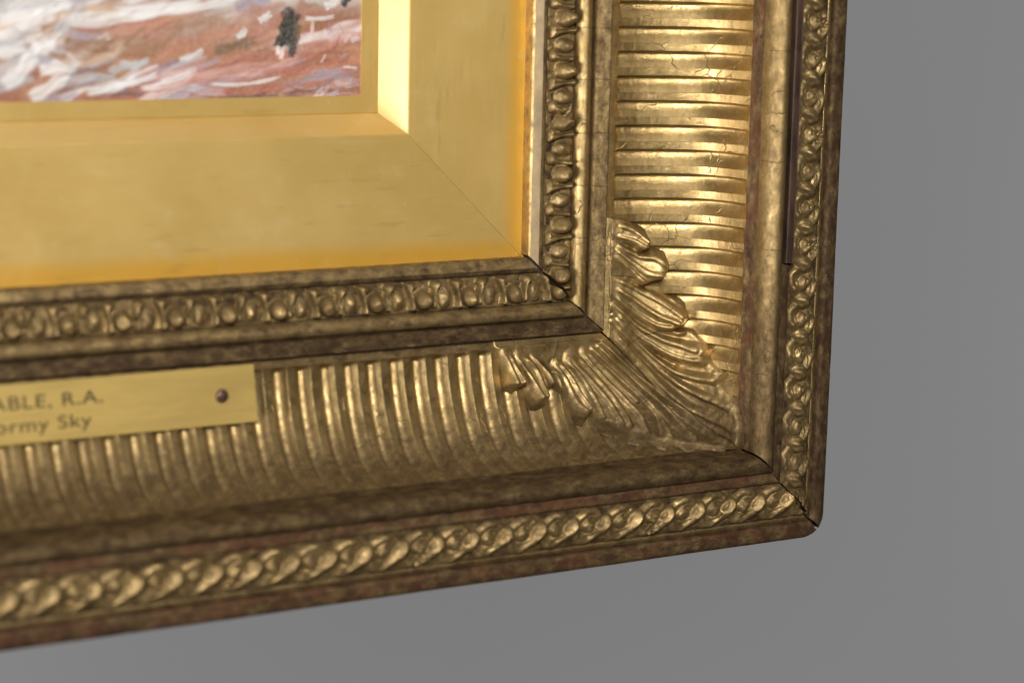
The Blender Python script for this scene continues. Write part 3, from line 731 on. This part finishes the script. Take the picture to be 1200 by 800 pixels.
# ------------------------------------------------------------------ the painting: loose oil sketch with impasto
def painting():
    x0, x1, y0, y1 = -0.94, -0.2045, 0.2045, 0.52
    st = 0.00125
    xs = np.arange(x0, x1 + st, st); ys = np.arange(y0, y1 + st, st)
    X, Y = np.meshgrid(xs, ys, indexing='ij')
    r = np.random.default_rng(11)
    col = np.zeros(X.shape + (3,)); hgt = np.zeros(X.shape)
    def lerp(a, b, u): return np.array(a) * (1 - u[..., None]) + np.array(b) * u[..., None]
    # ground tone: salmon sand below a diagonal, pale grey-white surf above
    diag = (Y - 0.2045) - 0.045 - 0.17 * np.clip(X + 0.55, 0, 1) - 0.004 * np.sin(X * 70)
    col[:] = lerp((0.27, 0.11, 0.065), (0.50, 0.48, 0.46), sstep(diag, -0.01, 0.035))
    WHITE, GREY, LAV = (0.66, 0.66, 0.66), (0.36, 0.37, 0.39), (0.31, 0.28, 0.36)
    SAL, PINK, TAN, BROWN, DARK = (0.29, 0.095, 0.055), (0.40, 0.155, 0.125), (0.30, 0.165, 0.09), (0.20, 0.10, 0.08), (0.018, 0.022, 0.020)
    def stroke(cx_, cy_, ang, L, wd, c, op=0.9, h=0.0010, bend=0.0):
        rad = L + wd
        i0, i1 = np.searchsorted(xs, (cx_ - rad, cx_ + rad)); j0, j1 = np.searchsorted(ys, (cy_ - rad, cy_ + rad))
        if i1 <= i0 or j1 <= j0: return
        x = X[i0:i1, j0:j1] - cx_; y = Y[i0:i1, j0:j1] - cy_
        p = x * math.cos(ang) + y * math.sin(ang); q = -x * math.sin(ang) + y * math.cos(ang) - bend * (p / L) ** 2 * L
        ph = r.uniform(0, 6.28, 3)
        br = 0.5 + 0.5 * np.sin(q / wd * 5.5 + ph[0] + 1.5 * np.sin(p / L * 4 + ph[1]))
        wv = wd * (1 + 0.15 * np.sin(p / L * 7 + ph[2]))
        m_ = sstep(1 - np.abs(q) / wv, 0, 0.35) * sstep(1 - np.abs(p) / L, 0, 0.25)
        m_ = m_ * np.clip(0.75 + 0.35 * br - 0.4 * sstep(p / L, 0.2, 1.0) * (1 - br), 0, 1)
        a = np.clip(m_ * op, 0, 1)[..., None]
        col[i0:i1, j0:j1] = col[i0:i1, j0:j1] * (1 - a) + np.array(c) * a
        hgt[i0:i1, j0:j1] += m_ * h * (0.4 + 0.6 * br)
    def scatter(n, bx, cols, Ls, Ws, ang, op=(0.5, 0.95)):
        for _ in range(n):
            c = np.array(cols[r.integers(len(cols))]) * r.uniform(0.82, 1.12)
            stroke(r.uniform(bx[0], bx[1]), r.uniform(bx[2], bx[3]), r.normal(ang[0], ang[1]), r.uniform(*Ls), r.uniform(*Ws), c, r.uniform(*op), r.uniform(0.0001, 0.00035), r.normal(0, 0.15))
    # pale surf and sky
    scatter(150, (-0.94, -0.25, 0.265, 0.52), [WHITE, WHITE, GREY, (0.60, 0.58, 0.56), TAN, LAV], (0.015, 0.06), (0.005, 0.014), (0.12, 0.25))
    # sand slope
    scatter(120, (-0.62, -0.205, 0.2045, 0.31), [SAL, TAN, PINK, TAN, (0.44, 0.21, 0.13), (0.38, 0.20, 0.13)], (0.025, 0.08), (0.006, 0.016), (0.22, 0.14), (0.3, 0.6))
    scatter(70, (-0.94, -0.56, 0.2045, 0.33), [WHITE, GREY, LAV, (0.66, 0.64, 0.63), (0.56, 0.54, 0.54)], (0.015, 0.045), (0.005, 0.013), (0.30, 0.3))
    scatter(26, (-0.66, -0.50, 0.255, 0.33), [TAN, (0.50, 0.36, 0.27), WHITE, GREY], (0.015, 0.04), (0.005, 0.010), (0.3, 0.3))
    scatter(34, (-0.58, -0.40, 0.2045, 0.248), [LAV, GREY, (0.24, 0.19, 0.25), BROWN, WHITE, (0.55, 0.52, 0.60)], (0.010, 0.04), (0.0022, 0.006), (0.25, 0.2))
    scatter(40, (-0.46, -0.23, 0.2045, 0.240), [PINK, LAV, (0.60, 0.36, 0.33), SAL, PINK], (0.02, 0.06), (0.003, 0.007), (0.12, 0.12), (0.3, 0.6))
    scatter(14, (-0.40, -0.22, 0.2045, 0.213), [(0.12, 0.09, 0.11), (0.20, 0.12, 0.13), BROWN], (0.012, 0.035), (0.0015, 0.003), (0.08, 0.08), (0.5, 0.8))
    scatter(26, (-0.265, -0.205, 0.2045, 0.29), [LAV, PINK, (0.62, 0.50, 0.55), (0.26, 0.07, 0.08), (0.70, 0.62, 0.64)], (0.004, 0.014), (0.0018, 0.004), (0.3, 0.7), (0.3, 0.7))
    # long white crests
    for cx_, cy_, a, L, wd in ((-0.52, 0.302, 0.14, 0.075, 0.010), (-0.47, 0.309, 0.10, 0.06, 0.008), (-0.41, 0.315, 0.18, 0.055, 0.006), (-0.62, 0.306, 0.25, 0.05, 0.008), (-0.64, 0.240, 0.75, 0.028, 0.011), (-0.605, 0.222, 0.55, 0.03, 0.009), (-0.612, 0.268, 0.1, 0.016, 0.010), (-0.66, 0.262, 0.2, 0.03, 0.008), (-0.53, 0.220, 0.22, 0.035, 0.006), (-0.50, 0.226, 0.25, 0.03, 0.004), (-0.45, 0.230, 0.3, 0.022, 0.004), (-0.43, 0.256, 0.35, 0.018, 0.004), (-0.335, 0.301, 0.55, 0.010, 0.005), (-0.365, 0.282, 0.7, 0.009, 0.005), (-0.36, 0.222, 0.08, 0.05, 0.0025), (-0.262, 0.300, 0.05, 0.022, 0.003), (-0.245, 0.318, 0.4, 0.012, 0.006)):
        stroke(cx_, cy_, a, L, wd, WHITE, 0.75, 0.0004, 0.1)
    # dark dabs on the sand
    for cx_, cy_, a, L, wd, c in ((-0.375, 0.268, 0.25, 0.03, 0.007, (0.17, 0.11, 0.07)), (-0.303, 0.288, 1.25, 0.024, 0.0110, (0.03, 0.032, 0.028)), (-0.312, 0.277, 1.0, 0.016, 0.0080, DARK), (-0.304, 0.304, 1.5, 0.012, 0.0075, DARK), (-0.294, 0.281, 1.4, 0.014, 0.0070, (0.13, 0.095, 0.06)), (-0.299, 0.268, 1.6, 0.012, 0.0060, (0.05, 0.05, 0.045)), (-0.300, 0.262, 1.5, 0.010, 0.0050, (0.06, 0.05, 0.05)), (-0.306, 0.290, 1.4, 0.020, 0.0120, (0.035, 0.036, 0.03)),
                                  (-0.226, 0.322, 0.9, 0.010, 0.005, DARK),  (-0.272, 0.288, 1.5, 0.010, 0.003, (0.60, 0.44, 0.40)), (-0.313, 0.258, 1.4, 0.008, 0.004, (0.66, 0.56, 0.52)), (-0.318, 0.262, 1.5, 0.006, 0.003, (0.70, 0.60, 0.58))):
        stroke(cx_, cy_, a, L, wd, c, 1.0, 0.0004)
    n = -0.0735 + hgt
    ni, nj = X.shape
    co = np.stack([X * S, -n * S, Y * S], -1).reshape(-1, 3)
    i, j = np.meshgrid(np.arange(ni - 1), np.arange(nj - 1), indexing='ij')
    a = (i * nj + j).ravel(); q = np.stack([a, a + nj, a + nj + 1, a + 1], -1)
    me = bpy.data.meshes.new('painting')
    me.vertices.add(len(co)); me.vertices.foreach_set('co', co.ravel())
    me.loops.add(q.size); me.loops.foreach_set('vertex_index', q.ravel())
    me.polygons.add(len(q)); me.polygons.foreach_set('loop_start', np.arange(0, q.size, 4))
    at = me.color_attributes.new('paint', 'FLOAT_COLOR', 'POINT')
    at.data.foreach_set('color', np.concatenate([col.reshape(-1, 3), np.ones((len(co), 1))], 1).astype(np.float32).ravel())
    me.validate(); me.update()
    m, nt, b = mat_new('oil_paint')
    at_n = node(nt, 'ShaderNodeVertexColor', layer_name='paint')
    v = pos_vec(nt, (1, 1, 1))
    fine = noise(nt, v, 700, 4, 0.6)
    c = mixc(nt, mult(nt, ramp(nt, fine, 0.4, 0.75), 0.18), at_n.outputs['Color'], (0.55, 0.50, 0.46))
    nt.links.new(c, b.inputs['Base Color'])
    b.inputs['Roughness'].default_value = 0.45
    bp = node(nt, 'ShaderNodeBump'); bp.inputs['Strength'].default_value = 0.4; bp.inputs['Distance'].default_value = 0.0003
    nt.links.new(fine, bp.inputs['Height']); nt.links.new(bp.outputs['Normal'], b.inputs['Normal'])
    o = link('painting', me, m)
    o['label'] = 'oil painting with loose white and salmon brushstrokes inside the gold slip'; o['category'] = 'painting'
painting()
